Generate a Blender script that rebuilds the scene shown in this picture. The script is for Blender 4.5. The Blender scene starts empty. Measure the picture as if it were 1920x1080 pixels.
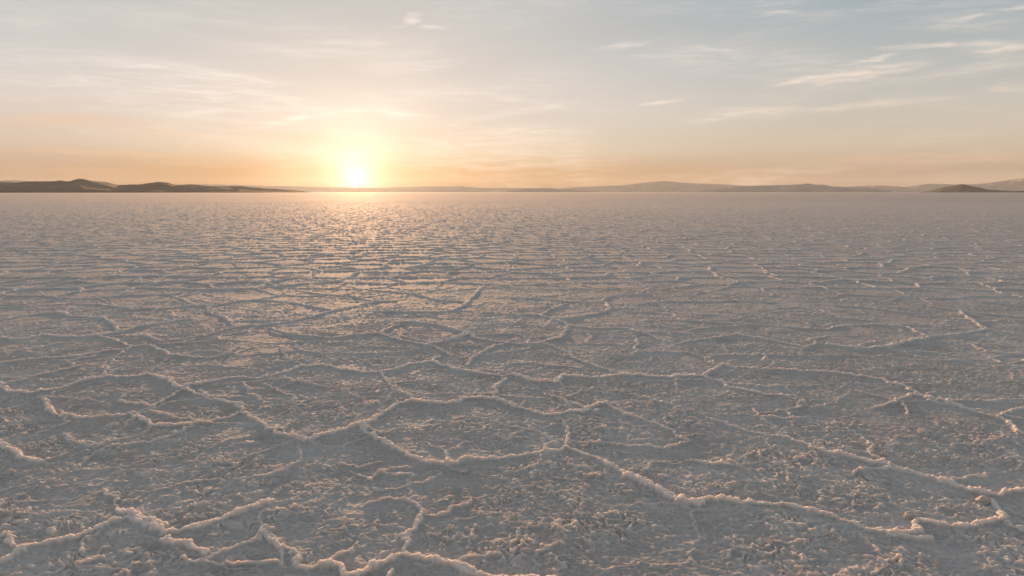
import bpy, math
import numpy as np
from math import radians as R
from mathutils import Vector, Matrix

scene = bpy.context.scene

# ------------------------------------------------------------------ camera
CAM_H = 2.0
cam = bpy.data.cameras.new('camera')
cam.sensor_width = 36.0
cam.lens = 28.0
cam.clip_start = 0.05
cam.clip_end = 60000.0
camo = bpy.data.objects.new('camera', cam)
scene.collection.objects.link(camo)
camo.location = (0.0, 0.0, CAM_H)
camo.rotation_euler = (R(90.0 - 6.874), R(0.0), 0.0)
scene.camera = camo

# ------------------------------------------------------------------ light
SUN_AZ = -10.97            # degrees, clockwise from +Y
SUN_EL = 3.4
GLOW_EL = 0.9              # where the bright disc sits in the haze
EXPOSURE = 0.85
WORLD_GAIN = 0.54
sd = bpy.data.lights.new('sun', 'SUN')
sd.energy = 5.0
sd.angle = R(0.9)
sd.color = (1.0, 0.55, 0.275)
so = bpy.data.objects.new('sun', sd)
scene.collection.objects.link(so)
sv = Vector((math.sin(R(SUN_AZ)) * math.cos(R(SUN_EL)), math.cos(R(SUN_AZ)) * math.cos(R(SUN_EL)), math.sin(R(SUN_EL))))
so.rotation_euler = sv.to_track_quat('Z', 'Y').to_euler()
so.location = (0, 0, 50)

scene.view_settings.view_transform = 'Standard'
scene.view_settings.look = 'None'
scene.view_settings.exposure = EXPOSURE
scene.view_settings.gamma = 1.0
scene.view_settings.use_curve_mapping = False
scene.render.film_transparent = False
scene.cycles.use_denoising = True
scene.cycles.max_bounces = 6
scene.cycles.diffuse_bounces = 3
scene.cycles.volume_bounces = 0
scene.cycles.sample_clamp_indirect = 4.0

def srgb(r, g, b):
    f = lambda c: (c / 255.0) / 12.92 if c <= 10.3 else ((c / 255.0 + 0.055) / 1.055) ** 2.4
    return (f(r), f(g), f(b), 1.0)

# salt ridges on the ground: weight, x y x y ... in metres
RIDGES = [
(1, [-4.076,6.148,-3.915,5.975,-3.692,5.798,-3.494,5.701]),
(0.5, [-3.494,5.701,-3.451,5.798,-3.413,5.91]),
(0.7, [-3.702,6.391,-3.504,6.19,-3.333,6.107,-3.241,6.176]),
(0.4, [-3.241,6.176,-3.146,6.289,-3.076,6.42,-3.068,6.62]),
(0.5, [-2.736,5.142,-2.603,5.018,-2.47,4.839]),
(1.1, [-2.47,4.839,-2.32,4.712,-2.185,4.631,-2.062,4.499,-1.965,4.529,-1.869,4.568,-1.795,4.671,-1.701,4.779,-1.628,4.865,-1.55,4.945]),
(0.9, [-2.767,4.098,-2.761,4.228,-2.736,4.31,-2.666,4.345,-2.579,4.381,-2.476,4.476,-2.432,4.607,-2.378,4.695,-2.265,4.631,-2.133,4.552]),
(0.8, [-2.975,4.424,-2.922,4.439,-2.816,4.317]),
(0.9, [-1.996,4.381,-1.908,4.317,-1.853,4.331,-1.714,4.208]),
(0.6, [-1.689,4.142,-1.61,4.248,-1.526,4.352,-1.474,4.381,-1.453,4.514,-1.417,4.552]),
(0.7, [-1.252,4.195,-1.223,4.248,-1.13,4.066,-1.092,4.029,-1.023,4.098,-0.92,4.228]),
(0.7, [-1.453,4.514,-1.428,4.402,-1.326,4.296,-1.223,4.248]),
(1.1, [-1.023,4.098,-0.933,4.017,-0.858,3.928,-0.792,3.945,-0.739,4.035,-0.677,4.098,-0.619,4.195,-0.593,4.221,-0.541,4.162,-0.462,4.11,-0.373,4.079,-0.284,4.035,-0.196,3.969,-0.083,3.933,0.069,3.899,0.111,3.933,0.219,3.887,0.324,3.819]),
(0.8, [-0.613,4.262,-0.606,4.439,-0.578,4.591,-0.547,4.753]),
(0.5, [-0.547,4.753,-0.599,4.909,-0.693,4.972,-0.801,5.0,-0.896,4.945,-0.956,4.9]),
(0.5, [-0.547,4.753,-0.462,4.728,-0.371,4.839,-0.259,4.954]),
(0.8, [-0.616,3.975,-0.658,3.887,-0.698,3.803]),
(0.3, [-1.668,6.08,-1.612,5.823,-1.574,5.725]),
(0.5, [-1.574,5.725,-1.622,5.643,-1.67,5.473,-1.805,5.419]),
(0.4, [-1.263,5.701,-1.127,5.608,-0.991,5.725]),
(0.4, [-1.101,5.473,-0.972,5.386,-0.89,5.585,-0.735,5.585]),
(0.4, [-0.938,5.191,-0.772,5.162,-0.664,5.313,-0.59,5.313,-0.513,5.473]),
(0.4, [-1.805,5.419,-1.926,5.334,-2.086,5.365,-2.267,5.262,-2.396,5.142]),
(1, [-1.688,6.19,-1.572,6.332,-1.426,6.465,-1.299,6.62,-1.245,6.7,-1.161,7.04,-1.073,7.376,-0.967,7.415,-0.705,7.337,-0.509,7.415,-0.39,7.576,-0.155,7.535]),
(0.8, [-0.155,7.535,-0.076,7.376,0.123,7.149,0.288,6.97,0.359,6.952]),
(1.1, [0.359,6.952,0.484,7.04,0.688,7.149,0.831,7.337,0.876,7.376]),
(0.8, [-1.299,6.62,-1.168,6.391,-0.97,6.107,-0.794,5.885,-0.632,5.701,-0.508,5.643,-0.393,5.678,-0.359,5.761,-0.239,5.761,-0.08,5.798,0.102,5.885,0.205,5.923,0.351,5.975,0.428,6.08]),
(0.7, [0.428,6.08,0.474,6.361,0.463,6.589]),
(0.2, [0.463,6.589,0.425,6.866]),
(0.8, [0.428,6.08,0.531,5.91,0.624,5.823,0.723,5.643,0.778,5.473,0.805,5.397]),
(1.4, [0.805,5.397,0.886,5.313,0.973,5.181,1.048,5.018,1.116,4.927,1.202,4.927,1.321,4.99]),
(1.1, [1.321,4.99,1.428,5.0,1.553,4.954,1.645,4.918]),
(0.8, [1.645,4.918,1.768,4.927,1.856,4.839,1.951,4.737,2.049,4.655,2.117,4.552,2.216,4.491]),
(1, [2.209,4.476,2.385,4.514,2.476,4.631,2.609,4.607,2.715,4.568,2.88,4.631,3.05,4.695]),
(0.8, [3.05,4.695,3.088,4.839,3.11,5.018]),
(0.8, [3.01,4.631,3.032,4.514,3.109,4.439]),
(0.9, [2.202,4.461,2.321,4.417,2.426,4.381]),
(0.5, [1.728,6.883,1.844,6.782,1.943,6.557,2.115,6.391,2.249,6.332]),
(0.8, [2.249,6.332,2.335,6.148,2.363,6.054]),
(1.3, [2.363,6.054,2.458,5.923,2.579,5.823,2.735,5.725,2.848,5.551]),
(1, [2.848,5.551,2.959,5.397,3.034,5.262,3.147,5.142,3.225,5.094,3.344,5.142,3.458,5.181,3.622,5.211]),
(0.6, [0.876,7.376,0.992,7.04,1.134,6.866,1.263,6.668,1.359,6.465,1.417,6.26]),
(0.5, [1.417,6.26,1.308,6.107,1.176,6.08,0.849,6.148]),
(1, [-5.294,8.056,-4.989,7.744,-4.763,7.723,-4.626,7.853,-4.552,8.01,-4.512,8.246]),
(1, [-4.512,8.246,-4.387,8.444,-4.115,8.419,-3.972,8.547,-3.799,8.419,-3.589,8.198,-3.408,7.965]),
(0.5, [-4.442,8.496,-4.658,9.041,-4.805,9.594,-4.881,10.001]),
(0.7, [-4.881,10.001,-5.086,9.827,-5.278,9.562,-5.53,9.434,-5.795,9.341,-5.979,9.129,-6.131,8.984]),
(0.7, [-4.915,10.072,-4.849,10.181,-4.676,10.181,-4.383,9.827,-4.157,9.562,-3.948,9.498,-3.654,9.403,-3.488,9.66,-3.53,10.072]),
(0.4, [-4.13,9.498,-4.105,9.189,-4.04,8.899,-4.007,8.626]),
(0.5, [-4.967,10.181,-5.444,10.678,-5.672,10.841,-5.915,11.095]),
(0.8, [-7.072,10.841,-6.786,10.678,-6.654,10.759,-6.631,11.095,-6.383,10.925,-6.04,10.841,-5.736,10.967,-5.619,11.182,-5.512,11.639,-5.362,11.981,-5.226,12.238,-5.019,12.343]),
(0.7, [-5.237,11.095,-4.687,10.443,-4.464,10.678,-4.22,11.095,-4.106,11.639,-3.852,11.832]),
(0.6, [-3.821,11.735,-3.455,12.134,-3.176,12.672,-2.988,13.258]),
(0.6, [-3.408,7.965,-3.326,7.897,-3.343,7.681,-3.341,7.376,-3.38,7.13,-3.426,6.97]),
(0.9, [-4.487,7.475,-4.373,7.28,-4.141,7.005,-3.977,6.883,-3.76,6.832,-3.598,6.883,-3.467,7.005,-3.282,6.866,-3.068,6.62,-2.964,6.62,-2.748,6.652,-2.614,6.782,-2.492,6.97,-2.462,7.094]),
(0.4, [-4.487,7.475,-4.554,7.681,-4.526,7.965]),
(0.8, [-3.326,7.897,-3.106,7.681,-2.887,7.515,-2.683,7.376,-2.577,7.318,-2.462,7.094]),
(0.8, [-2.462,7.094,-2.28,6.832,-2.088,6.589,-1.908,6.361,-1.714,6.289,-1.688,6.19]),
(0.8, [-3.381,7.965,-3.225,8.127,-3.072,8.319,-2.935,8.419,-2.739,8.344,-2.613,8.496,-2.497,8.706,-2.422,8.984,-2.323,8.955,-2.19,9.041,-1.926,8.815,-1.66,8.679,-1.482,8.679,-1.324,8.815,-1.18,9.1,-0.949,9.279,-0.88,9.562]),
(0.5, [-2.792,8.127,-2.59,7.681,-2.41,7.475]),
(0.4, [-2.614,8.127,-2.294,7.788,-2.167,7.618]),
(0.5, [-2.927,10.001,-2.724,9.403,-2.483,9.1,-2.323,8.955]),
(0.5, [-1.444,8.626,-1.326,8.246,-1.18,7.831,-1.053,7.681,-0.956,7.535]),
(0.3, [-1.18,7.831,-1.179,7.475]),
(0.8, [-0.949,9.279,-0.664,8.843,-0.354,8.626,-0.116,8.496]),
(0.7, [-0.086,8.369,-0.165,8.01,-0.157,7.618]),
(0.5, [-0.116,8.496,0.029,8.573]),
(0.7, [-3.541,11.545,-3.265,11.182,-2.799,10.841,-2.486,10.759,-2.16,10.967,-1.884,11.095]),
(0.7, [-1.884,11.095,-1.597,10.678,-1.269,10.367,-1.004,10.181,-0.752,9.594]),
(0.5, [-1.884,11.095,-1.751,11.735,-1.632,12.032]),
(0.7, [-1.787,11.981,-1.563,12.134,-1.124,11.832,-0.689,11.271,-0.512,10.759,-0.215,10.52,0.071,10.367,0.317,10.367]),
(0.5, [-1.05,10.291,-0.804,10.759,-0.663,11.095]),
(0.6, [-0.524,9.041,-0.481,9.403,-0.368,9.827,-0.208,10.181,0.0,10.559]),
(0.7, [0.317,10.367,0.663,10.841,0.738,11.095,0.846,11.881,0.708,12.29,0.476,12.785]),
(0.6, [0.212,10.367,0.423,10.367,0.647,10.001,0.744,9.498,0.877,9.189,1.033,8.899,1.222,8.599]),
(1, [0.0,8.547,0.115,8.419,0.226,8.246,0.449,8.198,0.552,8.496,0.806,8.419,1.039,8.444,1.215,8.547,1.402,8.547,1.674,8.444,1.916,8.496,2.09,8.496]),
(0.8, [2.09,8.496,2.406,9.041]),
(0.5, [2.375,9.041,2.33,9.498,2.141,9.827]),
(0.8, [2.406,9.041,2.575,8.984,2.898,8.843,3.35,8.76,3.654,8.626,3.948,8.369,4.058,8.01]),
(0.8, [4.058,8.01,4.052,7.576,4.153,7.475,4.198,7.28,4.269,7.058,4.377,6.917,4.262,6.511,4.299,6.361]),
(0.7, [4.36,6.97,4.639,7.186,4.848,7.28]),
(0.7, [2.09,8.496,2.2,8.246,2.248,8.01,2.367,7.853,2.527,7.681,2.738,7.681]),
(0.4, [2.623,7.897,2.769,7.475,2.709,7.28,2.389,7.094,2.226,7.04]),
(0.4, [2.535,7.094,2.462,6.749,2.324,6.589,2.247,6.391]),
(0.7, [3.381,7.242,3.692,7.475,3.97,7.723,4.106,7.681]),
(0.7, [0.846,11.881,1.175,11.545,1.658,11.639,1.836,11.271,2.032,10.678,2.186,10.367,2.54,10.678,2.873,10.841,3.165,11.095,3.484,10.678,3.839,10.072]),
(0.4, [2.032,10.678,2.159,10.072]),
(0.4, [0.451,8.246,0.548,8.01,0.764,7.965]),
(0.9, [4.195,10.367,4.364,10.181,4.609,10.108,4.884,10.181,5.312,10.559,5.746,10.841]),
(0.6, [5.811,10.967,6.378,11.182,6.972,11.545]),
(0.4, [4.849,10.108,4.968,9.594,5.095,9.341,5.384,9.403]),
(0.5, [6.064,10.367,6.017,9.931,6.227,9.726,6.603,9.793]),
(0.6, [3.868,11.881,4.264,11.639,4.622,11.545,4.996,11.881,5.524,11.981,5.891,11.735,5.811,10.967]),
(0.7, [7.538,13.258,7.156,12.134,6.972,11.545,7.206,11.052,7.422,10.925]),
(0.5, [0.476,12.785,0.634,13.382,0.954,14.106]),
(0.5, [0.476,12.785,0.174,12.842,-0.175,12.9,-0.515,12.672]),
(0.7, [0.0,14.988,0.501,14.834,0.977,14.461,1.362,14.388,1.71,14.461,1.699,13.572,1.512,13.137,0.936,12.56,0.672,12.397]),
(0.5, [1.678,14.608,1.841,15.146,2.13,15.389,2.702,15.389]),
(0.6, [1.84,13.258,2.39,13.077,2.621,12.9,2.666,12.29,3.044,12.134,3.868,11.881]),
(0.6, [0.0,17.227,0.577,17.125,1.128,16.728,1.745,16.166,2.218,16.442]),
(0.7, [2.183,14.037,2.456,14.246,2.834,14.461,3.616,14.461,4.343,14.608,4.765,14.388]),
(0.6, [0.646,17.435,0.802,18.319,1.249,18.554,1.867,19.823,2.468,19.295,2.961,19.556,3.222,20.38]),
(0.7, [2.561,15.811,2.989,16.728,3.832,17.227,4.583,17.435,5.537,17.866,5.998,18.554]),
(0.7, [-8.94,13.768,-8.555,13.901,-8.202,14.106,-7.897,14.246,-7.308,14.037,-6.459,13.445,-6.336,13.572,-5.968,13.572,-5.688,13.901,-5.265,13.901,-4.984,14.461,-4.738,14.608]),
(0.7, [-8.065,12.397,-7.914,12.842,-7.746,13.077,-7.481,13.077,-7.187,12.785,-6.51,12.56,-6.003,11.881,-5.729,11.406]),
(0.7, [-10.244,15.811,-10.144,16.166,-9.76,16.442,-9.034,16.537,-8.11,15.811,-7.81,16.076,-7.376,16.076,-7.043,15.811]),
(0.7, [-7.671,16.728,-7.066,15.987,-6.702,15.389,-6.213,14.834,-5.594,13.901]),
(0.6, [-11.148,17.227,-10.639,17.541,-10.29,17.757,-9.749,18.09,-9.377,18.319,-8.871,18.554,-8.299,18.673,-7.622,18.554,-6.783,17.977,-6.293,18.319,-6.036,18.673]),
(0.6, [-5.359,13.901,-4.957,12.958,-4.595,12.56,-4.139,11.735]),
(0.4, [-6.481,12.672,-6.317,12.958,-5.966,12.958,-6.224,14.388]),
(0.6, [-6.114,18.917,-5.429,18.319,-4.645,17.227,-4.061,16.728,-3.517,16.826,-3.071,16.257,-3.29,15.226,-3.533,15.389,-3.906,15.64,-4.685,16.537]),
(0.7, [-4.738,14.608,-4.541,14.608,-3.948,14.246,-3.306,13.572,-2.988,13.258,-2.658,14.037,-2.394,14.461]),
(0.5, [-2.15,14.461,-2.541,14.461,-3.069,15.146,-3.29,15.226]),
(0.5, [-4.738,14.608,-4.468,15.389,-3.887,15.146,-3.533,15.389]),
(0.6, [-5.095,18.917,-4.442,18.319,-3.783,17.541,-3.455,18.319,-2.658,18.795,-2.038,18.917]),
(0.7, [-3.016,16.257,-2.348,15.811,-1.87,15.389,-1.382,14.608,-0.827,14.388,-0.759,14.988,-0.694,15.811,-0.581,17.227,-0.382,18.917,-0.134,19.96]),
(0.8, [-2.312,13.137,-1.859,13.077,-1.328,13.077,-0.987,13.258,-0.846,13.901,-0.801,14.461]),
(0.6, [-1.848,15.64,-1.426,16.257,-1.161,17.227,-1.0,18.554]),
(0.5, [2.555,11.406,2.922,11.639,3.545,11.881]),
(0.6, [4.499,13.572,5.029,13.768,5.205,13.258,5.276,12.56,5.664,12.29]),
(0.5, [5.122,15.811,5.671,15.555,6.479,14.988,6.841,14.461]),
(0.6, [6.769,16.728,7.22,16.728,7.683,15.811,8.774,16.257,9.465,17.227,9.452,17.757]),
(0.5, [7.577,15.811,7.506,15.226,7.008,14.608]),
(0.7, [7.333,13.901,7.607,13.382,7.737,13.137,8.24,12.672]),
(0.5, [5.641,13.901,6.146,13.768,6.461,13.258,6.905,13.077]),
(0.4, [8.994,16.257,9.601,15.987,10.471,16.166,10.968,16.257]),
]
BRIGHT_CLOUDS =  [(-24.52, 7.95, -0.013, 2.7, 0.269, 0.7), (-19.21, 7.57, -0.088, 3.95, 0.462, 0.8), (-21.42, 6.75, -0.196, 2.46, 0.462, 0.5), (-16.03, 6.22, -0.17, 4.37, 0.385, 0.6), (-15.07, 4.99, 0.244, 2.73, 0.346, 1.0), (-11.5, 5.48, 0.118, 2.28, 0.385, 0.5), (-8.03, 5.48, -0.102, 2.55, 0.308, 0.9), (-20.34, 5.33, 0.081, 2.29, 0.231, 0.5), (-15.4, 9.44, -0.026, 4.53, 0.462, 0.45), (-6.68, 8.63, 0.089, 3.7, 0.538, 0.45), (-7.06, 11.59, 0.472, 1.09, 0.231, 0.8), (-5.56, 11.14, -0.019, 1.15, 0.192, 0.8), (-0.76, 5.39, 0.162, 5.71, 0.308, 0.45), (7.68, 10.02, 0.097, 2.18, 0.231, 0.6), (10.15, 9.22, -0.007, 2.03, 0.154, 0.5), (13.89, 9.61, -0.089, 1.77, 0.192, 0.4), (17.85, 11.55, 0.094, 1.57, 0.192, 0.7), (19.77, 7.27, 0.139, 2.08, 0.192, 1.0), (23.58, 7.6, 0.118, 3.53, 0.462, 1.0), (27.04, 8.93, -0.059, 2.03, 0.192, 0.9), (23.73, 8.35, 0.127, 2.15, 0.192, 0.8), (25.98, 8.97, -0.075, 2.64, 0.154, 0.7), (30.6, 8.54, -0.087, 2.42, 0.5, 1.0), (30.34, 8.75, -0.088, 1.39, 0.308, 1.0), (28.84, 10.3, 0.173, 1.78, 0.192, 0.6), (31.3, 10.8, 0.095, 1.34, 0.231, 0.6), (29.2, 7.38, 0.113, 4.25, 0.462, 0.5), (31.46, 6.25, -0.003, 1.53, 0.385, 0.6), (17.13, 5.34, 0.044, 3.0, 0.462, 0.8), (23.28, 5.53, 0.053, 5.52, 0.269, 0.8), (10.49, 6.18, 0.096, 1.93, 0.192, 0.8), (13.32, 4.94, 0.005, 1.78, 0.154, 0.6), (3.0, 6.13, 0.233, 0.96, 0.192, 0.5), (-29.28, 6.69, 0.037, 3.56, 0.385, 0.4), (-29.96, 10.04, 0.06, 2.44, 0.538, 0.3), (-7.45, 3.79, -0.079, 6.5, 0.231, 0.35), (0.75, 4.29, 0.04, 5.65, 0.385, 0.3)]
DUSKY_CLOUDS =  [(-28.5, 4.42, 0.042, 4.72, 0.462, 1.0), (-23.75, 4.01, -0.059, 3.54, 0.192, 0.7), (-26.69, 2.43, -0.008, 7.13, 0.231, 0.8), (-12.61, 3.51, -0.062, 3.6, 0.192, 0.6), (-20.96, 1.84, -0.021, 3.3, 0.231, 0.4), (26.04, 2.1, -0.005, 7.97, 0.385, 0.5), (-28.05, 1.24, -0.007, 5.52, 0.308, 0.4)]
HILLS = {
'left' : (3200, [(-42.11, 14.5), (-37.61, 27.1), (-32.51, 37.6), (-31.7, 36.1), (-30.86, 40.0), (-30.01, 42.2), (-29.58, 42.4), (-29.34, 46.1), (-28.91, 40.8), (-28.62, 46.4), (-28.26, 51.2), (-27.82, 44.9), (-26.77, 39.7), (-26.17, 30.4), (-24.94, 30.7), (-24.3, 34.7), (-23.73, 39.7), (-23.19, 36.9), (-22.71, 31.2), (-21.73, 33.4), (-20.41, 27.7), (-19.06, 25.9), (-17.69, 22.1), (-17.0, 18.2), (-15.6, 12.2), (-14.18, 6.1), (-13.46, 0)]) ,
'farleft' : (11000, [(-37.61, 88.2), (-32.51, 136.5), (-31.69, 143.9), (-30.86, 126.5), (-26.79, 92.7), (-20.4, 104.0), (-16.3, 78.6), (-14.88, 79.1), (-13.45, 72.6), (-9.8, 59.2), (-6.07, 81.4), (-3.8, 81.6), (-2.28, 60.0), (0.0, 60.1), (5.32, 45.4), (6.82, 16.4)]) ,
'lowcentre' : (8000, [(-2.28, 7.3), (0.76, 33.7), (2.28, 44.2), (3.8, 33.6), (5.69, 17.8), (6.45, 7.2)]) ,
'midright' : (11000, [(2.28, 9.3), (3.8, 59.9), (6.07, 81.4), (7.94, 95.4), (9.06, 123.8), (10.71, 151.6), (12.36, 122.4), (14.52, 107.3), (16.29, 85.6), (18.38, 77.7), (21.74, 69.4), (23.05, 28.7), (24.33, 2.0)]) ,
'right' : (7000, [(10.55, 2.0), (12.74, 20.0), (14.89, 42.2), (16.99, 55.0), (18.03, 59.1), (19.06, 63.1), (20.23, 73.5), (20.74, 62.4), (21.13, 66.6), (21.73, 49.2), (23.04, 40.2), (24.32, 35.7), (25.58, 10.3), (26.2, 0)]) ,
'farright' : (10000, [(21.74, 51.0), (24.31, 80.1), (26.18, 61.2), (27.39, 95.7), (29.16, 82.6), (30.3, 93.1), (30.86, 103.9), (31.96, 139.0), (32.77, 151.6), (34.6, 164.6), (37.11, 133.4), (40.59, 77.1), (43.75, 11.5)]) ,
'knoll' : (4200, [(26.2, 0), (27.41, 9.4), (28.14, 26.4), (28.72, 33.6), (29.24, 39.5), (29.88, 30.8), (30.61, 16.3), (32.0, 9.1), (33.61, 13.5), (36.16, 24.4), (38.35, 10.7), (41.71, 0)]) ,
}

# ------------------------------------------------------------------ sky
class NT:
    def __init__(s, nt):
        s.t = nt; nt.nodes.clear()
    def n(s, typ, ins=None, **kw):
        nd = s.t.nodes.new(typ)
        for k, v in kw.items():
            setattr(nd, k, v)
        for k, v in (ins or {}).items():
            if isinstance(v, bpy.types.NodeSocket):
                s.t.links.new(v, nd.inputs[k])
            else:
                nd.inputs[k].default_value = v
        return nd
    def m(s, op, a, b=0.0, c=0.0, clamp=False):
        return s.n('ShaderNodeMath', {0: a, 1: b, 2: c}, operation=op, use_clamp=clamp).outputs[0]
    def ramp(s, fac, stops, interp='LINEAR'):
        nd = s.n('ShaderNodeValToRGB', {0: fac})
        cr = nd.color_ramp; cr.interpolation = interp
        while len(cr.elements) < len(stops): cr.elements.new(0.5)
        for e, (p, c) in zip(cr.elements, stops):
            e.position = p; e.color = c
        return nd.outputs[0]
    def mix(s, fac, a, b, blend='MIX'):
        nd = s.n('ShaderNodeMix', {'Factor': fac, 'A': a, 'B': b}, data_type='RGBA', blend_type=blend) if False else None
        nd = s.t.nodes.new('ShaderNodeMix'); nd.data_type = 'RGBA'; nd.blend_type = blend
        for idx, v in ((0, fac), (6, a), (7, b)):
            if isinstance(v, bpy.types.NodeSocket): s.t.links.new(v, nd.inputs[idx])
            else: nd.inputs[idx].default_value = v
        return nd.outputs[2]

world = bpy.data.worlds.new("World")
scene.world = world
world.use_nodes = True
N = NT(world.node_tree)
d = N.n('ShaderNodeTexCoord').outputs['Generated']
sep = N.n('ShaderNodeSeparateXYZ', {0: d})
az = N.m('MULTIPLY', N.m('ARCTAN2', sep.outputs[0], sep.outputs[1]), 57.2958)
el = N.m('MULTIPLY', N.m('ARCSINE', sep.outputs[2]), 57.2958)
e01 = N.m('DIVIDE', N.m('MAXIMUM', el, 0.0), 90.0)

def stops(L):          # elevation in degrees -> 0..1
    return [(e / 90.0, srgb(*c) if len(c) == 3 else c) for e, c in L]
UP = [(24.0, (0.36, 0.365, 0.375, 1)), (45.0, (0.28, 0.295, 0.315, 1)), (90.0, (0.22, 0.237, 0.262, 1))]
near = N.ramp(e01, stops([(0.0, (128, 84, 40)), (1.2, (188, 142, 90)), (2.8, (222, 207, 184)), (5.0, (223, 214, 206)), (8.0, (215, 211, 207)), (12.5, (200, 201, 199))] + UP))
left = N.ramp(e01, stops([(0.0, (140, 112, 95)), (1.5, (188, 158, 136)), (3.2, (216, 195, 178)), (5.0, (224, 208, 197)), (8.0, (215, 212, 207)), (12.5, (197, 200, 196))] + UP))
right = N.ramp(e01, stops([(0.0, (150, 126, 108)), (1.5, (188, 162, 140)), (3.2, (210, 194, 172)), (5.5, (206, 200, 188)), (8.0, (192, 194, 191)), (12.5, (160, 177, 184))] + UP))
daz = N.m('SUBTRACT', az, SUN_AZ)
fl = N.n('ShaderNodeMapRange', {'Value': daz, 'From Min': -3.0, 'From Max': -26.0}, interpolation_type='SMOOTHSTEP').outputs[0]
fr = N.n('ShaderNodeMapRange', {'Value': daz, 'From Min': 4.0, 'From Max': 40.0}, interpolation_type='SMOOTHSTEP').outputs[0]
sky = N.mix(fl, near, left)
sky = N.mix(fr, sky, right)

# warped direction for the cirrus, in degrees
noise_v = N.n('ShaderNodeCombineXYZ', {0: N.m('MULTIPLY', az, 0.22), 1: N.m('MULTIPLY', el, 0.8), 2: 0.0}).outputs[0]
nz = N.n('ShaderNodeTexNoise', {'Vector': noise_v, 'Scale': 1.0, 'Detail': 5.0, 'Roughness': 0.6}, noise_dimensions='3D')
wv = N.n('ShaderNodeVectorMath', {0: nz.outputs['Color'], 1: (0.5, 0.5, 0.5)}, operation='SUBTRACT').outputs[0]
wv = N.n('ShaderNodeVectorMath', {0: wv, 1: (4.0, 0.9, 0.0)}, operation='MULTIPLY').outputs[0]
ae = N.n('ShaderNodeCombineXYZ', {0: az, 1: el, 2: 0.0}).outputs[0]
aew = N.n('ShaderNodeVectorMath', {0: ae, 1: wv}, operation='ADD').outputs[0]

def streaks(tab):
    acc = None
    for (a0, e0, th, L, W, s) in tab:
        mp = N.n('ShaderNodeMapping', {'Vector': aew, 'Location': (a0, e0, 0), 'Rotation': (0, 0, th), 'Scale': (L, W, 1)}, vector_type='TEXTURE').outputs[0]
        ln = N.n('ShaderNodeVectorMath', {0: mp}, operation='LENGTH').outputs['Value']
        v = N.n('ShaderNodeMapRange', {'Value': ln, 'From Min': 1.5, 'From Max': 0.0, 'To Min': 0.0, 'To Max': s}, interpolation_type='SMOOTHERSTEP').outputs[0]
        acc = v if acc is None else N.m('MAXIMUM', acc, v)
    return acc
br = streaks(BRIGHT_CLOUDS)
du = streaks(DUSKY_CLOUDS)
# wispy fibre texture: fine noise along a tilted direction
fib_v = N.n('ShaderNodeMapping', {'Vector': aew, 'Rotation': (0, 0, 0.12), 'Scale': (0.3, 3.6, 1.0)}, vector_type='POINT').outputs[0]
fib = N.n('ShaderNodeTexNoise', {'Vector': fib_v, 'Scale': 1.0, 'Detail': 7.0, 'Roughness': 0.62, 'Distortion': 0.6}).outputs['Fac']
fibm = N.n('ShaderNodeMapRange', {'Value': fib, 'From Min': 0.40, 'From Max': 0.60}, interpolation_type='SMOOTHSTEP').outputs[0]
vb_v = N.n('ShaderNodeMapping', {'Vector': ae, 'Scale': (0.055, 0.26, 1.0), 'Location': (3.1, 7.3, 0)}, vector_type='POINT').outputs[0]
veil = N.n('ShaderNodeTexNoise', {'Vector': vb_v, 'Scale': 1.0, 'Detail': 6.0, 'Roughness': 0.55, 'Distortion': 0.8}).outputs['Fac']
bright_c = N.ramp(e01, stops([(0.0, (250, 216, 176)), (3.0, (255, 240, 222)), (6.0, (255, 244, 234)), (13.0, (246, 236, 230)), (30.0, (0.45, 0.43, 0.42, 1))]))
bright_r = N.ramp(e01, stops([(0.0, (236, 204, 176)), (4.0, (242, 220, 198)), (8.0, (246, 228, 210)), (13.0, (238, 228, 220)), (30.0, (0.4, 0.4, 0.4, 1))]))
bright_c = N.mix(fr, bright_c, bright_r)
dusky_c = N.ramp(e01, stops([(0.0, (222, 172, 134)), (3.0, (236, 196, 162)), (6.0, (232, 206, 188)), (30.0, (0.3, 0.3, 0.3, 1))]))
brm = N.m('MULTIPLY', br, N.m('MULTIPLY_ADD', fibm, 0.65, 0.35), clamp=True)
veilm = N.n('ShaderNodeMapRange', {'Value': veil, 'From Min': 0.42, 'From Max': 0.72, 'To Max': 0.6}, interpolation_type='SMOOTHSTEP').outputs[0]
veilm = N.m('MULTIPLY', veilm, N.m('MULTIPLY_ADD', fibm, 0.7, 0.3))
dkm = N.m('MULTIPLY', N.n('ShaderNodeMapRange', {'Value': veil, 'From Min': 0.5, 'From Max': 0.25, 'To Max': 0.35}, interpolation_type='SMOOTHSTEP').outputs[0], N.m('MULTIPLY_ADD', fibm, 0.5, 0.5))
sky = N.mix(dkm, sky, N.mix(1.0, sky, (0.90, 0.885, 0.90, 1), 'MULTIPLY'))
sky = N.mix(veilm, sky, bright_c)
sky = N.mix(N.m('MULTIPLY', du, N.m('MULTIPLY_ADD', fibm, 0.55, 0.3)), sky, dusky_c)
sky = N.mix(N.m('MULTIPLY', brm, 0.95), sky, bright_c)

# physical sky (adds its own share of blue above and warmth below)
nish = N.n('ShaderNodeTexSky', sky_type='NISHITA')
nish.sun_disc = False
nish.sun_elevation = R(SUN_EL)
nish.sun_rotation = R(SUN_AZ)
nish.air_density = 1.0; nish.dust_density = 2.0; nish.ozone_density = 1.0

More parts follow.
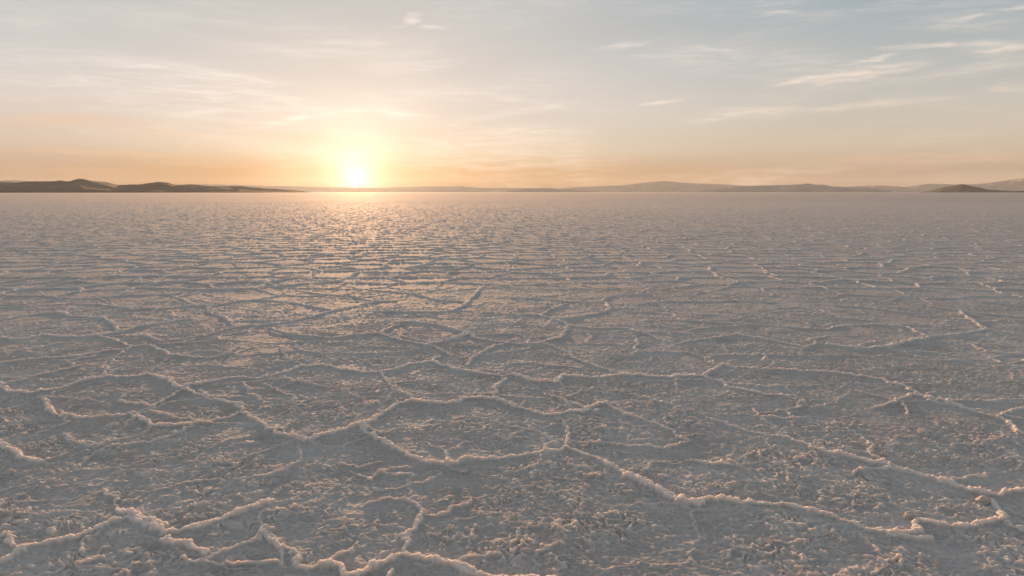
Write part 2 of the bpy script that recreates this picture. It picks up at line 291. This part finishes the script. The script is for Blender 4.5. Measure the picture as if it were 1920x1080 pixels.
# glow of the low sun through thick air
sg = Vector((math.sin(R(SUN_AZ)) * math.cos(R(GLOW_EL)), math.cos(R(SUN_AZ)) * math.cos(R(GLOW_EL)), math.sin(R(GLOW_EL))))
dot = N.n('ShaderNodeVectorMath', {0: N.n('ShaderNodeVectorMath', {0: d}, operation='NORMALIZE').outputs[0], 1: tuple(sg)}, operation='DOT_PRODUCT').outputs['Value']
ang = N.m('MULTIPLY', N.m('ARCCOSINE', N.m('MINIMUM', dot, 1.0)), 57.2958)
def gauss(w, p=2.0):
    return N.m('EXPONENT', N.m('MULTIPLY', N.m('POWER', N.m('DIVIDE', ang, w), p), -1.0))
disc = N.n('ShaderNodeMapRange', {'Value': ang, 'From Min': 0.45, 'From Max': 0.30, 'To Max': 1.0}, interpolation_type='SMOOTHSTEP').outputs[0]
def scaled(col, f):
    return N.n('ShaderNodeVectorMath', {0: col, 'Scale': f}, operation='SCALE').outputs[0]
glow = N.n('ShaderNodeVectorMath', {0: scaled((1.0, 0.90, 0.74), N.m('MULTIPLY', gauss(1.0, 1.1), 1.45)), 1: scaled((0.70, 0.92, 1.15), N.m('MULTIPLY', gauss(4.2, 1.4), 0.11))}, operation='ADD').outputs[0]
glow = N.n('ShaderNodeVectorMath', {0: glow, 1: scaled((1.0, 0.92, 0.76), N.m('MULTIPLY', disc, 1.0))}, operation='ADD').outputs[0]

SKY_GAIN = 0.93
tot = N.n('ShaderNodeVectorMath', {0: N.n('ShaderNodeVectorMath', {0: sky, 1: (SKY_GAIN * 0.985, SKY_GAIN, SKY_GAIN * 1.03)}, operation='MULTIPLY').outputs[0], 1: glow}, operation='ADD').outputs[0]
bg1 = N.n('ShaderNodeBackground', {'Color': tot, 'Strength': WORLD_GAIN})
bg2 = N.n('ShaderNodeBackground', {'Color': nish.outputs[0], 'Strength': 0.003})
add = N.n('ShaderNodeAddShader', {0: bg1.outputs[0], 1: bg2.outputs[0]})
N.n('ShaderNodeOutputWorld', {0: add.outputs[0]})

# ------------------------------------------------------------------ noise helpers (numpy)
rng = np.random.RandomState(7)
PERM = rng.permutation(4096).astype(np.int32)
GA = rng.rand(4096) * 2 * np.pi
GX = np.cos(GA).astype(np.float32); GY = np.sin(GA).astype(np.float32)
RND = rng.rand(8, 4096).astype(np.float32)

def ihash(i, j, s=0):
    return PERM[(PERM[(i + s * 131) & 4095] + j) & 4095]

def perlin(x, y, s=0):
    xf = np.floor(x); yf = np.floor(y)
    xi = xf.astype(np.int32); yi = yf.astype(np.int32)
    fx = (x - xf).astype(np.float32); fy = (y - yf).astype(np.float32)
    u = fx * fx * fx * (fx * (fx * 6 - 15) + 10); v = fy * fy * fy * (fy * (fy * 6 - 15) + 10)
    def g(a, b):
        h = ihash(xi + a, yi + b, s)
        return GX[h] * (fx - a) + GY[h] * (fy - b)
    n0 = g(0, 0); n1 = g(1, 0); n2 = g(0, 1); n3 = g(1, 1)
    a = n0 + u * (n1 - n0); b = n2 + u * (n3 - n2)
    return (a + v * (b - a)) * 1.5

def fbm(x, y, sc, octv, s=0, gain=0.5):
    o = 0.0; a = 1.0; t = 0.0
    c, sn = 0.8, 0.6
    for k in range(octv):
        o = o + a * perlin(x * sc + 17.3 * k, y * sc - 9.1 * k, s + k)
        t += a; a *= gain
        x, y = c * x - sn * y, sn * x + c * y
        sc *= 2.03
    return o / t

def voronoi(x, y, sc, s=0, jit=0.9):
    """distance to the nearest cell border (in metres) and a random number per border"""
    X = x * sc; Y = y * sc
    xi = np.floor(X).astype(np.int32); yi = np.floor(Y).astype(np.int32)
    f1 = np.full(X.shape, 1e9, np.float32); f2 = f1.copy()
    z = np.zeros(X.shape, np.float32)
    x1 = z.copy(); y1 = z.copy(); x2 = z.copy(); y2 = z.copy(); h1 = np.zeros(X.shape, np.int32); h2 = h1.copy()
    for i in (-1, 0, 1):
        for j in (-1, 0, 1):
            h = ihash(xi + i, yi + j, s)
            px = xi + i + 0.5 + (RND[0][h] - 0.5) * jit; py = yi + j + 0.5 + (RND[1][h] - 0.5) * jit
            dd = ((px - X) ** 2 + (py - Y) ** 2).astype(np.float32)
            c1 = dd < f1; c2 = (~c1) & (dd < f2)
            f2 = np.where(c1, f1, np.where(c2, dd, f2))
            x2 = np.where(c1, x1, np.where(c2, px, x2)); y2 = np.where(c1, y1, np.where(c2, py, y2)); h2 = np.where(c1, h1, np.where(c2, h, h2))
            f1 = np.where(c1, dd, f1); x1 = np.where(c1, px, x1); y1 = np.where(c1, py, y1); h1 = np.where(c1, h, h1)
    de = (f2 - f1) / (2 * np.sqrt((x2 - x1) ** 2 + (y2 - y1) ** 2) + 1e-6)
    return de / sc, RND[2][(h1 + h2) & 4095], RND[3][h1]

def sstep(a, b, x):
    t = np.clip((x - a) / (b - a), 0, 1)
    return t * t * (3 - 2 * t)

# ------------------------------------------------------------------ salt crust relief
def relief(x, y):
    """height in metres and how much of the point is raised salt rim or highlighted small crest (0..1)"""
    r = np.hypot(x, y)
    wx = fbm(x, y, 1.7, 3, 20) * 0.11 + fbm(x, y, 9.0, 2, 24) * 0.035
    wy = fbm(x, y, 1.7, 3, 30) * 0.11 + fbm(x, y, 9.0, 2, 34) * 0.035
    nr = 1 - sstep(18, 40, r)
    small_x = fbm(x, y, 7.0, 3, 40) * 0.055 + nr * fbm(x, y, 24.0, 2, 44) * 0.012; small_y = fbm(x, y, 7.0, 3, 50) * 0.055 + nr * fbm(x, y, 24.0, 2, 54) * 0.012
    brk = fbm(x, y, 15.0, 2, 150)
    azd = np.degrees(np.arctan2(x, y))
    traced = (1 - sstep(15.0, 18.5, r)) * (1 - sstep(33.5, 36.0, np.abs(azd))) * sstep(3.3, 3.7, r)
    # large polygons
    de, rb, rc = voronoi(x + wx, y + wy, 0.80, 1, 0.78)
    wgt = 0.8 + 0.35 * rb
    vh = wgt * (1 - 0.90 * traced) * (1 - 0.15 * sstep(18, 45, r))
    d_big = de
    # mapped rims close to the camera
    D = np.full(x.shape, 9.0, np.float32); Wt = np.zeros(x.shape, np.float32)
    px = (x + small_x).astype(np.float32); py = (y + small_y).astype(np.float32)
    near_idx = np.nonzero((r < 20) & (np.abs(azd) < 40))[0]
    nx = px[near_idx]; ny = py[near_idx]
    order = np.argsort(ny, kind='stable'); nx = nx[order]; ny = ny[order]; idx = near_idx[order]
    M = 0.5
    for w, P in RIDGES:
        for k in range(0, len(P) - 2, 2):
            ax, ay, bx, by = P[k:k + 4]
            lo = np.searchsorted(ny, min(ay, by) - M); hi = np.searchsorted(ny, max(ay, by) + M)
            if hi <= lo: continue
            sx = nx[lo:hi]
            sel = np.nonzero((sx > min(ax, bx) - M) & (sx < max(ax, bx) + M))[0]
            if len(sel) == 0: continue
            sel = sel + lo
            qx = nx[sel] - ax; qy = ny[sel] - ay
            vx = bx - ax; vy = by - ay
            t = np.clip((qx * vx + qy * vy) / (vx * vx + vy * vy + 1e-9), 0, 1)
            dd = np.hypot(qx - t * vx, qy - t * vy)
            tgt = idx[sel]
            # a heavier rim reaches further
            eff = dd - 0.012 * w
            better = eff < D[tgt]
            D[tgt[better]] = eff[better]; Wt[tgt[better]] = w
    D = np.maximum(D, 0)
    n_lump = fbm(x, y, 11.0, 3, 60)
    n_long = fbm(x, y, 2.2, 2, 66)
    def rim(dist, w, base_h, base_w):
        hh = base_h * w * (1 + 0.7 * n_lump + 0.7 * n_long + 0.25 * brk)
        ww = base_w * (0.5 + 0.5 * w) * (1 + 0.7 * n_lump + 0.5 * brk + 0.3 * n_long)
        q = dist / ww
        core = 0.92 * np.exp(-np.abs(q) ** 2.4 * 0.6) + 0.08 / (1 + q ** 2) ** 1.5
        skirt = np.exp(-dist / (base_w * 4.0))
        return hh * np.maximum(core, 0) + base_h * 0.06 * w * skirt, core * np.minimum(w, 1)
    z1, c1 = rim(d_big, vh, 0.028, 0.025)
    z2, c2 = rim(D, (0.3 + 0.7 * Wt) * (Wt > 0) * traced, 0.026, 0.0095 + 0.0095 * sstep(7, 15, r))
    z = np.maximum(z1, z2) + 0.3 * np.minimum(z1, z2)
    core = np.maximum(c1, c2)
    z += 0.012 * core * fbm(x, y, 46.0, 2, 160, 0.7) * (1 - sstep(9, 16, r))
    # second order rims inside the polygons, broken
    de2, rb2, _ = voronoi(x + 1.2 * wx + 3.3, y + 1.2 * wy, 1.45, 5)
    m2 = (0.35 + 0.65 * sstep(-0.15, 0.25, fbm(x, y, 0.9, 2, 70))) * np.where(rb2 < 0.22, 0.0, 0.15 + rb2) * (1 - 0.65 * sstep(9, 17, r))
    k2 = m2 * np.exp(-(de2 / (0.014 + 0.012 * sstep(6.5, 14, r))) ** 2); z += 0.020 * k2 * (1 + 0.9 * n_lump)
    # blistered interior: short curled crests in patches
    patch = sstep(-0.30, 0.16, fbm(x, y, 0.75, 3, 80)) * (1 - 0.8 * np.minimum(core * 2, 1))
    near_rim = 1 - np.exp(-np.minimum(d_big * (1 - traced) + np.minimum(D, 1.0) * traced, 1.0) / 0.10)
    patch = (0.38 + 0.62 * patch) * (0.35 + 0.65 * near_rim) * (1 - 0.45 * sstep(6.0, 12.0, r) - 0.25 * sstep(14, 30, r))
    de3, rb3, rc3 = voronoi(x + 1.3 * small_x + 0.5 * wx, y + 1.3 * small_y, 5.2, 9, 1.0)
    m3 = patch * sstep(0.15, 0.6, rb3) * sstep(-0.5, 0.0, brk)
    k3 = m3 * np.exp(-(de3 / 0.011) ** 2); z += 0.010 * k3 * (1 + 1.0 * n_lump)
    far = 1 - sstep(25, 60, r)
    de4, rb4, _ = voronoi(x + 0.9 * small_x + 5.1, y + 0.9 * small_y + 2.2, 11.0, 13, 1.0)
    m4 = patch * sstep(0.35, 0.8, rb4) * sstep(-0.3, 0.15, brk) * sstep(-0.15, 0.25, fbm(x, y, 2.1, 2, 140))
    k4 = m4 * np.exp(-(de4 / 0.008) ** 2) * (1 - sstep(30, 70, r)); z += 0.005 * k4 * (1 + 0.8 * n_lump)
    nb = fbm(x + small_x, y * 1.25 + small_y, 4.2, 3, 90, 0.5)
    k5 = patch * np.maximum(0, 1 - np.abs(nb) * 9.0) * sstep(-0.35, 0.15, fbm(x, y, 3.0, 2, 97)); z += 0.007 * k5
    # curled ledges: sharp on one side, dying away on the other
    t_ = fbm(x + 1.4 * small_x, y * 1.2 + 1.4 * small_y, 2.1, 3, 170, 0.5) * 8.0
    s_ = t_ - np.floor(t_)
    lm = patch * sstep(-0.3, 0.2, fbm(x, y, 2.7, 2, 176) + 0.6 * brk)
    ledge = sstep(0, 0.13, s_) * (1 - s_) ** 1.6
    z += 0.026 * lm * ledge * (1 + 0.8 * n_lump)
    k6 = lm * sstep(0.02, 0.13, s_) * (1 - sstep(0.2, 0.5, s_))
    z += 0.0035 * patch * fbm(x, y, 17.0, 3, 100, 0.6) * far
    z += 0.0022 * fbm(x, y, 42.0, 2, 110, 0.6) * far * (0.4 + patch + core)
    core = np.maximum(core, np.minimum(0.9 * np.maximum(np.maximum(k2, 0.7 * k3), np.maximum(np.maximum(0.7 * k4, 0.5 * k5), 0.75 * k6)), 1.0))  # small crests and ledges take the rim colour too, as painted highlights
    # gentle rise and fall
    z += 0.010 * fbm(x, y, 0.8, 2, 120) + 0.030 * fbm(x, y, 0.13, 2, 130)
    fade = 1 - sstep(150, 212, r)
    return z * fade, core * fade

def polar_mesh(name):
    rr = [1.6]
    while rr[-1] < 3.8: rr.append(rr[-1] * 1.004)
    while rr[-1] < 12: rr.append(rr[-1] * 1.0013)
    while rr[-1] < 215: rr.append(rr[-1] * 1.0021)
    while rr[-1] < 11500: rr.append(rr[-1] * 1.07)
    rr = np.array(rr)
    fine = np.arange(-44, 44.001, 0.062)
    side_r = np.arange(44.14, 75, 0.14); coarse = np.arange(76, 284.1, 2.0); side_l = np.arange(-75, -44.05, 0.14) + 360.0
    aa = np.radians(np.concatenate([fine, side_r, coarse, side_l]))
    A = len(aa); Rn = len(rr)
    # slightly irregular placement so that rows never line up with the rims
    RR, AA = np.meshgrid(rr, aa, indexing='ij')
    x = (RR * np.sin(AA)).ravel(); y = (RR * np.cos(AA)).ravel()
    z = np.zeros(len(x), np.float32); core = np.zeros(len(x), np.float32)
    CH = 400000
    order_n = len(x)
    inner = np.nonzero(np.hypot(x, y) < 215)[0]
    for a in range(0, len(inner), CH):
        k = inner[a:a + CH]
        z[k], core[k] = relief(x[k], y[k])
    co = np.empty((order_n + 1, 3), np.float32)
    co[:-1, 0] = x; co[:-1, 1] = y; co[:-1, 2] = z
    co[-1] = (0, 0, 0)
    i = np.arange(Rn - 1)[:, None] * A; j = np.arange(A)[None, :]; j2 = (j + 1) % A
    q = np.stack([i + j, i + A + j, i + A + j2, i + j2], -1).reshape(-1, 4)[:, ::-1]
    jj = np.arange(A); t = np.stack([np.full(A, order_n), jj, (jj + 1) % A], -1)[:, ::-1]
    me = bpy.data.meshes.new(name)
    me.vertices.add(len(co)); me.vertices.foreach_set('co', co.ravel())
    nq, ntr = len(q), len(t)
    me.loops.add(nq * 4 + ntr * 3)
    me.loops.foreach_set('vertex_index', np.concatenate([q.ravel(), t.ravel()]).astype(np.int32))
    me.polygons.add(nq + ntr)
    ls = np.concatenate([np.arange(nq) * 4, nq * 4 + np.arange(ntr) * 3]).astype(np.int32)
    me.polygons.foreach_set('loop_start', ls)
    me.update(calc_edges=True)
    me.polygons.foreach_set('use_smooth', np.ones(nq + ntr, bool))
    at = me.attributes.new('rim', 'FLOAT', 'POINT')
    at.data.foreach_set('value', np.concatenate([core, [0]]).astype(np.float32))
    ob = bpy.data.objects.new(name, me)
    scene.collection.objects.link(ob)
    return ob

def material(name):
    m = bpy.data.materials.new(name); m.use_nodes = True
    return m, NT(m.node_tree)

salt, S = material('salt crust')
pos = S.n('ShaderNodeNewGeometry').outputs['Position']
def tex(scale, det=4.0, rough=0.55, dist=0.0, vec=None):
    return S.n('ShaderNodeTexNoise', {'Vector': vec or pos, 'Scale': scale, 'Detail': det, 'Roughness': rough, 'Distortion': dist}).outputs['Fac']
big = tex(0.35, 4.0); mid = tex(2.3, 5.0, 0.6); fin = tex(34.0, 5.0, 0.65); grain = tex(160.0, 3.0, 0.6)
base = S.ramp(mid, [(0.30, (0.415, 0.408, 0.398, 1)), (0.48, (0.52, 0.512, 0.5, 1)), (0.70, (0.61, 0.603, 0.59, 1))])
base = S.mix(S.n('ShaderNodeMapRange', {'Value': big, 'From Min': 0.42, 'From Max': 0.68, 'To Max': 0.5}).outputs[0], base, (0.43, 0.395, 0.365, 1))
spk = S.n('ShaderNodeMapRange', {'Value': fin, 'From Min': 0.35, 'From Max': 0.62, 'To Min': 0.82, 'To Max': 1.10}).outputs[0]
base = S.n('ShaderNodeVectorMath', {0: base, 'Scale': spk}, operation='SCALE').outputs[0]
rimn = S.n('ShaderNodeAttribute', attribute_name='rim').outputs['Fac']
base = S.mix(S.m('MULTIPLY', rimn, 0.9, clamp=True), base, (0.85, 0.785, 0.715, 1))  # pale rim salt, with the sunlit tan of the crests painted in
dirt = S.n('ShaderNodeMapRange', {'Value': tex(5.5, 6.0, 0.7, 0.4), 'From Min': 0.66, 'From Max': 0.74, 'To Max': 0.45}).outputs[0]
base = S.mix(S.m('MULTIPLY', dirt, S.m('SUBTRACT', 1.0, rimn)), base, (0.34, 0.27, 0.22, 1))
b1 = S.n('ShaderNodeBump', {'Strength': 0.6, 'Distance': 0.006, 'Height': fin})
b2 = S.n('ShaderNodeBump', {'Strength': 0.5, 'Distance': 0.0015, 'Height': grain, 'Normal': b1.outputs[0]})
# relief of the crust that is too far off to be resolved as geometry
dist = S.n('ShaderNodeVectorMath', {0: pos}, operation='LENGTH').outputs['Value']
farm = S.n('ShaderNodeMapRange', {'Value': dist, 'From Min': 90.0, 'From Max': 200.0}, interpolation_type='SMOOTHSTEP').outputs[0]
b3 = S.n('ShaderNodeBump', {'Strength': farm, 'Distance': 0.09, 'Height': tex(1.1, 3.0, 0.6), 'Normal': b2.outputs[0]})
pb = S.n('ShaderNodeBsdfPrincipled', {'Base Color': base, 'Roughness': 0.9, 'Specular IOR Level': 0.32, 'Normal': b3.outputs[0]})
pb.inputs['Diffuse Roughness'].default_value = 0.6
S.t.links.new(S.m('MULTIPLY', rimn, 0.85, clamp=True), pb.inputs['Subsurface Weight'])
pb.inputs['Subsurface Scale'].default_value = 0.035
pb.inputs['Subsurface Radius'].default_value = (1.0, 0.78, 0.62)
S.n('ShaderNodeOutputMaterial', {0: pb.outputs[0]})

ground = polar_mesh('ground')
ground['kind'] = 'structure'
ground['label'] = 'pale cracked salt flat with raised polygon rims reaching the horizon'
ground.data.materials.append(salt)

# ------------------------------------------------------------------ hills
def hill_material(name, lo, hi):
    global S, pos
    hm_, S = material(name)
    pos = S.n('ShaderNodeNewGeometry').outputs['Position']
    hc = S.ramp(tex(0.004, 5.0, 0.6), [(0.35, lo), (0.65, hi)])
    hb = S.n('ShaderNodeBump', {'Strength': 0.7, 'Distance': 25.0, 'Height': tex(0.006, 5.0, 0.6)})
    pb = S.n('ShaderNodeBsdfPrincipled', {'Base Color': hc, 'Roughness': 0.95, 'Specular IOR Level': 0.1, 'Normal': hb.outputs[0]})
    S.n('ShaderNodeOutputMaterial', {0: pb.outputs[0]})
    return hm_
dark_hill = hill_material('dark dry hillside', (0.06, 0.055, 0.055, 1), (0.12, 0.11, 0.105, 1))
hazed_hill = hill_material('hillside paled by painted haze', (0.20, 0.20, 0.21, 1), (0.32, 0.315, 0.315, 1))  # extra haze on the far ranges is put into this paler base colour

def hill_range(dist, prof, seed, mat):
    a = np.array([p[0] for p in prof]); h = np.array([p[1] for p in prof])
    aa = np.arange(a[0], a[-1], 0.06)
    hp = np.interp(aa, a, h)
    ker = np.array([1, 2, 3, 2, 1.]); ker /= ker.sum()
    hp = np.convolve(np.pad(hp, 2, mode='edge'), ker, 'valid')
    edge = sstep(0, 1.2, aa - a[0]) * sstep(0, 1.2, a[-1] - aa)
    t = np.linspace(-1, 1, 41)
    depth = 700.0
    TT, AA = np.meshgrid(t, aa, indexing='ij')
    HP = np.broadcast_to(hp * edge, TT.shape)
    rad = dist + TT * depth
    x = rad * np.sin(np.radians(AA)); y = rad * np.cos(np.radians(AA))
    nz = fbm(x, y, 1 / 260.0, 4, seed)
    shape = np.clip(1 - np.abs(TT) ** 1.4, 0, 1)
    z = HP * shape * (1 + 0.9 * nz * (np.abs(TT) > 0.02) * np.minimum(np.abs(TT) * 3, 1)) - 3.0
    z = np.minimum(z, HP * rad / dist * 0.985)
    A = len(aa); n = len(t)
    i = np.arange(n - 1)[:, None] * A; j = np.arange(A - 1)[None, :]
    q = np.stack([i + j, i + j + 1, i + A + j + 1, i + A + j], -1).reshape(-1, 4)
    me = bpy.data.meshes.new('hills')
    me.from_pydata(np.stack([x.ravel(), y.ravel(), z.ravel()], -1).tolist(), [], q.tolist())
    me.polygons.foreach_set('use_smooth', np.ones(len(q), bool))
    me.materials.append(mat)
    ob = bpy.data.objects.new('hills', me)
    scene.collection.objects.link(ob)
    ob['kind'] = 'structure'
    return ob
HILL_LABELS = {
    'left': 'long low dark brown hills on the left horizon with a small double peak',
    'farleft': 'fainter hills fading into the sunset glow behind the dark left range',
    'lowcentre': 'thin low rise on the horizon just right of the sun',
    'midright': 'hazy pinkish hills with one broad peak right of centre',
    'right': 'low uneven brown hills on the horizon right of the broad hazy peak',
    'farright': 'pale grey distant mountains rising at the right edge',
    'knoll': 'small dark conical hill in front of the pale mountains at the right',
}
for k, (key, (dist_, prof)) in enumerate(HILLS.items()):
    o = hill_range(dist_, prof, 200 + 11 * k, hazed_hill if dist_ > 6000 else dark_hill)
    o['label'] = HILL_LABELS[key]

# ------------------------------------------------------------------ loose lumps of salt
def lump(loc, size, seed, label, mat, flat=0.7, sharp=0.35):
    import bmesh
    bm = bmesh.new()
    bmesh.ops.create_icosphere(bm, subdivisions=4, radius=1.0)
    P = np.array([v.co[:] for v in bm.verts])
    n = fbm(P[:, 0] + 3 * P[:, 2] + seed, P[:, 1] - 2 * P[:, 2] + seed, 1.1, 4, seed)
    n2 = np.abs(fbm(P[:, 0] - P[:, 2] * 1.7 + seed, P[:, 1] + P[:, 2], 2.6, 3, seed + 9))
    rr_ = 1 + sharp * 1.6 * n - sharp * 0.9 * n2
    for v, f in zip(bm.verts, rr_):
        v.co = Vector((v.co.x * f * size[0], v.co.y * f * size[1], max(v.co.z, -0.55) * f * size[2] * 0.9)) * 0.62
    me = bpy.data.meshes.new('salt_lump'); bm.to_mesh(me); bm.free()
    me.polygons.foreach_set('use_smooth', np.ones(len(me.polygons), bool))
    me.materials.append(mat)
    ob = bpy.data.objects.new('salt_lump', me)
    gz, _ = relief(np.array([loc[0], loc[0]]), np.array([loc[1], loc[1]]))
    ob.location = (loc[0], loc[1], float(gz[0]) + size[2] * flat * 0.1)
    ob.rotation_euler = (0, 0, seed * 1.3)
    scene.collection.objects.link(ob)
    ob['label'] = label; ob['category'] = 'salt lump'
    return ob
crumb, S = material('crumbly salt')
pos = S.n('ShaderNodeNewGeometry').outputs['Position']
cb = S.ramp(tex(30.0, 4.0), [(0.35, (0.50, 0.45, 0.41, 1)), (0.65, (0.66, 0.60, 0.55, 1))])
cbp = S.n('ShaderNodeBump', {'Strength': 0.8, 'Distance': 0.006, 'Height': tex(60.0, 4.0, 0.65)})
pb = S.n('ShaderNodeBsdfPrincipled', {'Base Color': cb, 'Roughness': 0.9, 'Specular IOR Level': 0.1, 'Normal': cbp.outputs[0]})
S.n('ShaderNodeOutputMaterial', {0: pb.outputs[0]})
mud, S = material('dark mud crumb')
pos = S.n('ShaderNodeNewGeometry').outputs['Position']
mb_ = S.ramp(tex(40.0, 4.0), [(0.35, (0.06, 0.05, 0.045, 1)), (0.65, (0.13, 0.11, 0.1, 1))])
pb = S.n('ShaderNodeBsdfPrincipled', {'Base Color': mb_, 'Roughness': 0.85})
S.n('ShaderNodeOutputMaterial', {0: pb.outputs[0]})
for loc, size, seed, label, mt in (
    ((0.41, 6.76), (0.045, 0.04, 0.05), 3, 'pale wedge of salt just below the knuckled rim right of centre', crumb),
    ((0.505, 7.56), (0.045, 0.04, 0.055), 5, 'pinkish salt knob standing behind the knuckled rim right of centre', crumb),
    ((-0.335, 5.50), (0.05, 0.04, 0.035), 8, 'small rounded salt lump just below the rim of the big central polygon', crumb),
    ((3.07, 4.98), (0.075, 0.07, 0.06), 12, 'warm lit salt clod beside the thick rim at the right edge', crumb),
    ((2.855, 5.90), (0.05, 0.045, 0.06), 14, 'small upright salt nub above the long thick rim at lower right', crumb),
    ((2.46, 4.72), (0.055, 0.05, 0.055), 21, 'orange lit salt knob where two rims meet at lower right', crumb),
    ((0.682, 6.60), (0.035, 0.022, 0.014), 28, 'dark mud crumb lying on the smooth salt under the knuckled rim', mud),
):
    lump(loc, size, seed, label, mt)

# ------------------------------------------------------------------ air
import bmesh
bm = bmesh.new()
bmesh.ops.create_cube(bm, size=1.0)
HX, HZ0, HZ1 = 12500.0, -4.5, 200.0
for v in bm.verts:
    v.co = Vector((v.co.x * 2 * HX, v.co.y * 2 * HX, HZ0 if v.co.z < 0 else HZ1))
me = bpy.data.meshes.new('haze'); bm.to_mesh(me); bm.free()
hz = bpy.data.objects.new('haze', me)
scene.collection.objects.link(hz)
hz['kind'] = 'stuff'; hz['label'] = 'warm dusty air over the salt flat'
hm, S = material('haze')
pv = S.n('ShaderNodeVolumePrincipled', {'Color': (0.83, 0.93, 1.0, 1), 'Density': 4.0e-5, 'Anisotropy': 0.2})
vs = S.n('ShaderNodeVolumeScatter', {'Color': (1, 0.96, 0.92, 1), 'Density': 0.6e-6, 'Anisotropy': 0.92})
va = S.n('ShaderNodeAddShader', {0: pv.outputs[0], 1: vs.outputs[0]})
S.n('ShaderNodeOutputMaterial', {'Volume': va.outputs[0]})
me.materials.append(hm)
